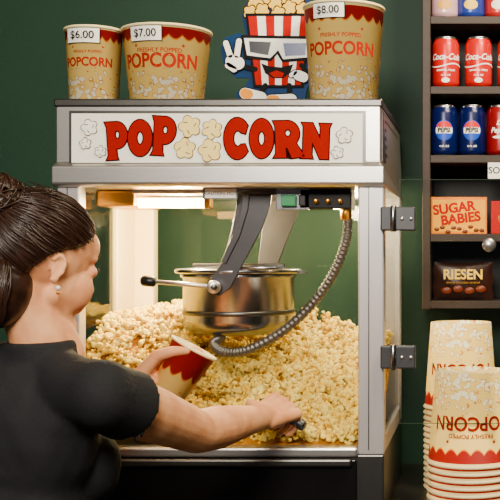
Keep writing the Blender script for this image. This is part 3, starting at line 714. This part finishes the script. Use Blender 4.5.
# cup held in left hand
cc=LW+ld_*.082+ln_*.050+lu_*.012
ax=Vector((.48,.12,.86)).normalized(); CM=Matrix.Translation(-ax*.05)@axrot(ax)
cg=group('popcorn_cup',cc)
cm=bucket_mat(.098,.048,'cup_paper',.50,5.0,.12,.3)
bucket_shell(.098,.045,.034,cm,'shell',cg,CM)
# scoop in right hand
hc_=RW+rd_*.092+rn_*.024
sg2=group('popcorn_scoop',hc_)
a_=hc_-ru_*.05; b_=hc_+ru_*.050
cyl('handle',a_,b_,.0110,m_steel,sg2,20,.4)
sd=Vector((.12,.62,-.50)).normalized()
tube('neck',catmull([b_,b_+ru_*.010+sd*.008,b_+ru_*.006+sd*.035,b_+sd*.05-ru_*.01],6),.005,m_steel,sg2)
sb=b_+sd*.045-ru_*.01; up=Vector((0,0,1)); up=(up-sd*up.dot(sd)).normalized(); sdx=sd.cross(up)
vv=[];ff=[];N=14;K=10
for j in range(K+1):
    t=j/K
    for i in range(N+1):
        a=pi+pi*i/N; r=.026+.010*t; L=.09*t*(1-.25*abs(math.cos(a))**2)
        vv.append(sb+sd*L+sdx*math.cos(a)*r+up*(math.sin(a)*r*.8+.012))
for j in range(K):
    for i in range(N): a=j*(N+1)+i; ff.append((a,a+1,a+N+2,a+N+1))
ff.append(tuple(range(N,-1,-1)))
so=mobj('blade',vv,ff,m_steel,sg2,True); md=so.modifiers.new('s','SOLIDIFY'); md.thickness=.0012

# ---------------- popcorn pile
def hz(x,y):
    t=min(1,max(0,(y-.01)/.45)); xb=min(1,max(0,(x+.34)/.56))
    zb=1.322-.052*xb+.012*math.sin(x*22)
    L=min(1,max(0,(-.15-x)/.16)); L=L*L*(3-2*L)
    z=1.062+(zb-1.062)*(1-(1-t)**(1.35+7*L))
    z+=.012*math.sin(x*17+y*9)*math.sin(y*21+1)*(.2+t)*(1-.6*L)
    return z
nx,ny=60,46
vs=[];fs=[]
X0,X1,Y0,Y1=-.368,.256,.032,.462
for j in range(ny):
    for i in range(nx):
        x=X0+(X1-X0)*i/(nx-1); y=Y0+(Y1-Y0)*j/(ny-1)
        if y<.05: x=min(max(x,-.338),.212)
        vs.append((x,y,hz(x,y)-.016))
for j in range(ny-1):
    for i in range(nx-1):
        a=j*nx+i; fs.append((a,a+1,a+nx+1,a+nx))
def popmat():
    m,nt,b=newmat('popcorn'); at=nt.nodes.new('ShaderNodeAttribute'); at.attribute_name='hull'
    n=nt.nodes.new('ShaderNodeTexNoise'); n.inputs['Scale'].default_value=38
    tc=nt.nodes.new('ShaderNodeTexCoord'); nt.links.new(tc.outputs['Object'],n.inputs['Vector'])
    mr=nt.nodes.new('ShaderNodeMapRange'); mr.inputs[1].default_value=.38; mr.inputs[2].default_value=.62; nt.links.new(n.outputs[0],mr.inputs[0])
    c1=MIX(nt,mr.outputs[0],lin((244,204,62)),lin((252,232,122)))
    c=MIX(nt,at.outputs['Fac'],c1,lin((168,112,12)))
    nt.links.new(c,b.inputs['Base Color']); b.inputs['Roughness'].default_value=.7; b.inputs['Specular IOR Level'].default_value=.15
    n3=nt.nodes.new('ShaderNodeTexNoise'); n3.inputs['Scale'].default_value=260; nt.links.new(tc.outputs['Object'],n3.inputs['Vector'])
    bn=nt.nodes.new('ShaderNodeBump'); bn.inputs['Strength'].default_value=.6; bn.inputs['Distance'].default_value=.003
    nt.links.new(n3.outputs[0],bn.inputs['Height']); nt.links.new(bn.outputs[0],b.inputs['Normal'])
    return m
m_pop=popmat()
bm=bmesh.new(); bmesh.ops.create_icosphere(bm,subdivisions=3,radius=1)
ico=np.array([v.co[:] for v in bm.verts]); icf=np.array([[v.index for v in f.verts] for f in bm.faces]); bm.free()
def kernel():
    k=random.randint(4,6); r=np.full(len(ico),.34)
    for _ in range(k):
        d=np.random.normal(size=3); d/=np.linalg.norm(d); a=.58+.34*random.random(); rad=.26+.20*random.random()
        c=ico@(d*a); disc=c*c-a*a+rad*rad
        rr=np.where(disc>0,c+np.sqrt(np.maximum(disc,0)),0); r=np.maximum(r,rr)
    hull=np.clip((.68-r)/.30,0,1)
    hd=np.random.normal(size=3); hd/=np.linalg.norm(hd); hull=np.clip(hull*.9+np.clip((ico@hd-.72)*3,0,1)*.7,0,1)
    return ico*r[:,None]*np.array([1,random.uniform(.8,1.1),random.uniform(.7,1)]),hull
KS=[kernel() for _ in range(20)]
def scatter(pts,sizes,name,parent=None,base=None):
    V=[];F=[];H=[];off=0
    for p,s in zip(pts,sizes):
        k,h=KS[random.randrange(20)]
        q=np.random.normal(size=4); q/=np.linalg.norm(q); w,x,y,z=q
        R=np.array([[1-2*(y*y+z*z),2*(x*y-z*w),2*(x*z+y*w)],[2*(x*y+z*w),1-2*(x*x+z*z),2*(y*z-x*w)],[2*(x*z-y*w),2*(y*z+x*w),1-2*(x*x+y*y)]])
        V.append(k@R.T*s+np.array(p)); F.append(icf+off); H.append(h*(.4+.6*random.random())); off+=len(k)
    V=np.concatenate(V);F=np.concatenate(F);H=np.concatenate(H)
    me=bpy.data.meshes.new(name)
    if base:
        bv_,bf_=base; bF=np.array([[f[0],f[1],f[2]] for f in bf_]+[[f[0],f[2],f[3]] for f in bf_])+off
        V=np.concatenate([V,np.array(bv_)]); F=np.concatenate([F,bF]); H=np.concatenate([H,np.full(len(bv_),1.0)])
    me.vertices.add(len(V)); me.vertices.foreach_set('co',V.ravel()); me.loops.add(len(F)*3); me.loops.foreach_set('vertex_index',F.ravel().astype(np.int32))
    me.polygons.add(len(F)); me.polygons.foreach_set('loop_start',np.arange(0,len(F)*3,3,dtype=np.int32)); me.polygons.foreach_set('loop_total',np.full(len(F),3,dtype=np.int32))
    me.update(calc_edges=True); me.polygons.foreach_set('use_smooth',[True]*len(F))
    at=me.attributes.new('hull','FLOAT','POINT'); at.data.foreach_set('value',H.astype(np.float32))
    me.materials.append(m_pop); o=bpy.data.objects.new(name,me); col.objects.link(o); par(o,parent); return o
pts=[];sz=[]
for _ in range(3300):
    x=random.uniform(-.348,.238); y=random.uniform(.040,.448)
    if y<.055: x=min(max(x,-.324),.200)
    pts.append((x,y,hz(x,y)+random.uniform(-.013,.010))); sz.append(random.uniform(.0100,.0160))
for _ in range(260): # steep left shoulder of the pile
    x=random.uniform(-.326,-.2); y=random.uniform(.036,.10); pts.append((x,y,random.uniform(1.08,hz(x,y)))); sz.append(.0125)
scatter(pts,sz,'popcorn_pile',None,(vs,fs))
# ---------------- lights
def area(nm,loc,tgt,size,e,c,sy=None):
    l=bpy.data.lights.new(nm,'AREA'); l.energy=e; l.size=size; l.color=c
    if sy: l.shape='RECTANGLE'; l.size_y=sy
    o=bpy.data.objects.new(nm,l); o.location=loc; o.rotation_euler=(Vector(tgt)-Vector(loc)).to_track_quat('-Z','Y').to_euler(); col.objects.link(o)
area('ceiling_light_front',(.1,-2.5,2.5),(0,.2,1.6),.8,106,(1,.91,.76))
area('ceiling_light_right',(.9,-.4,2.7),(.45,.6,1.7),.5,54,(1,.84,.56))
def pt(nm,loc,e,c,r):
    l=bpy.data.lights.new(nm,'POINT'); l.energy=e; l.color=c; l.shadow_soft_size=r; o=bpy.data.objects.new(nm,l); o.location=loc; col.objects.link(o)
w_=(1,.80,.42)
pt('cabinet_bulb',(-.19,.19,1.535),18,w_,.018); pt('cabinet_bulb.001',(.15,.41,1.555),5,w_,.018); pt('popcorn_front_fill',(.165,.075,1.55),5,w_,.015)  # the last light is an added fill that brightens the front popcorn
wd=bpy.data.worlds.new('world'); bpy.context.scene.world=wd; wd.use_nodes=True
wd.node_tree.nodes['Background'].inputs[0].default_value=(.9,.9,1,1); wd.node_tree.nodes['Background'].inputs[1].default_value=.08
# ---------------- camera
cd=bpy.data.cameras.new('cam'); cam=bpy.data.objects.new('cam',cd); col.objects.link(cam)
cam.location=(CX,-D0,CZ); cam.rotation_euler=(pi/2,0,0); cd.sensor_width=36; cd.lens=36*D0; cd.shift_x=-.46; cd.shift_y=.01; cd.clip_start=.05
bpy.context.scene.camera=cam
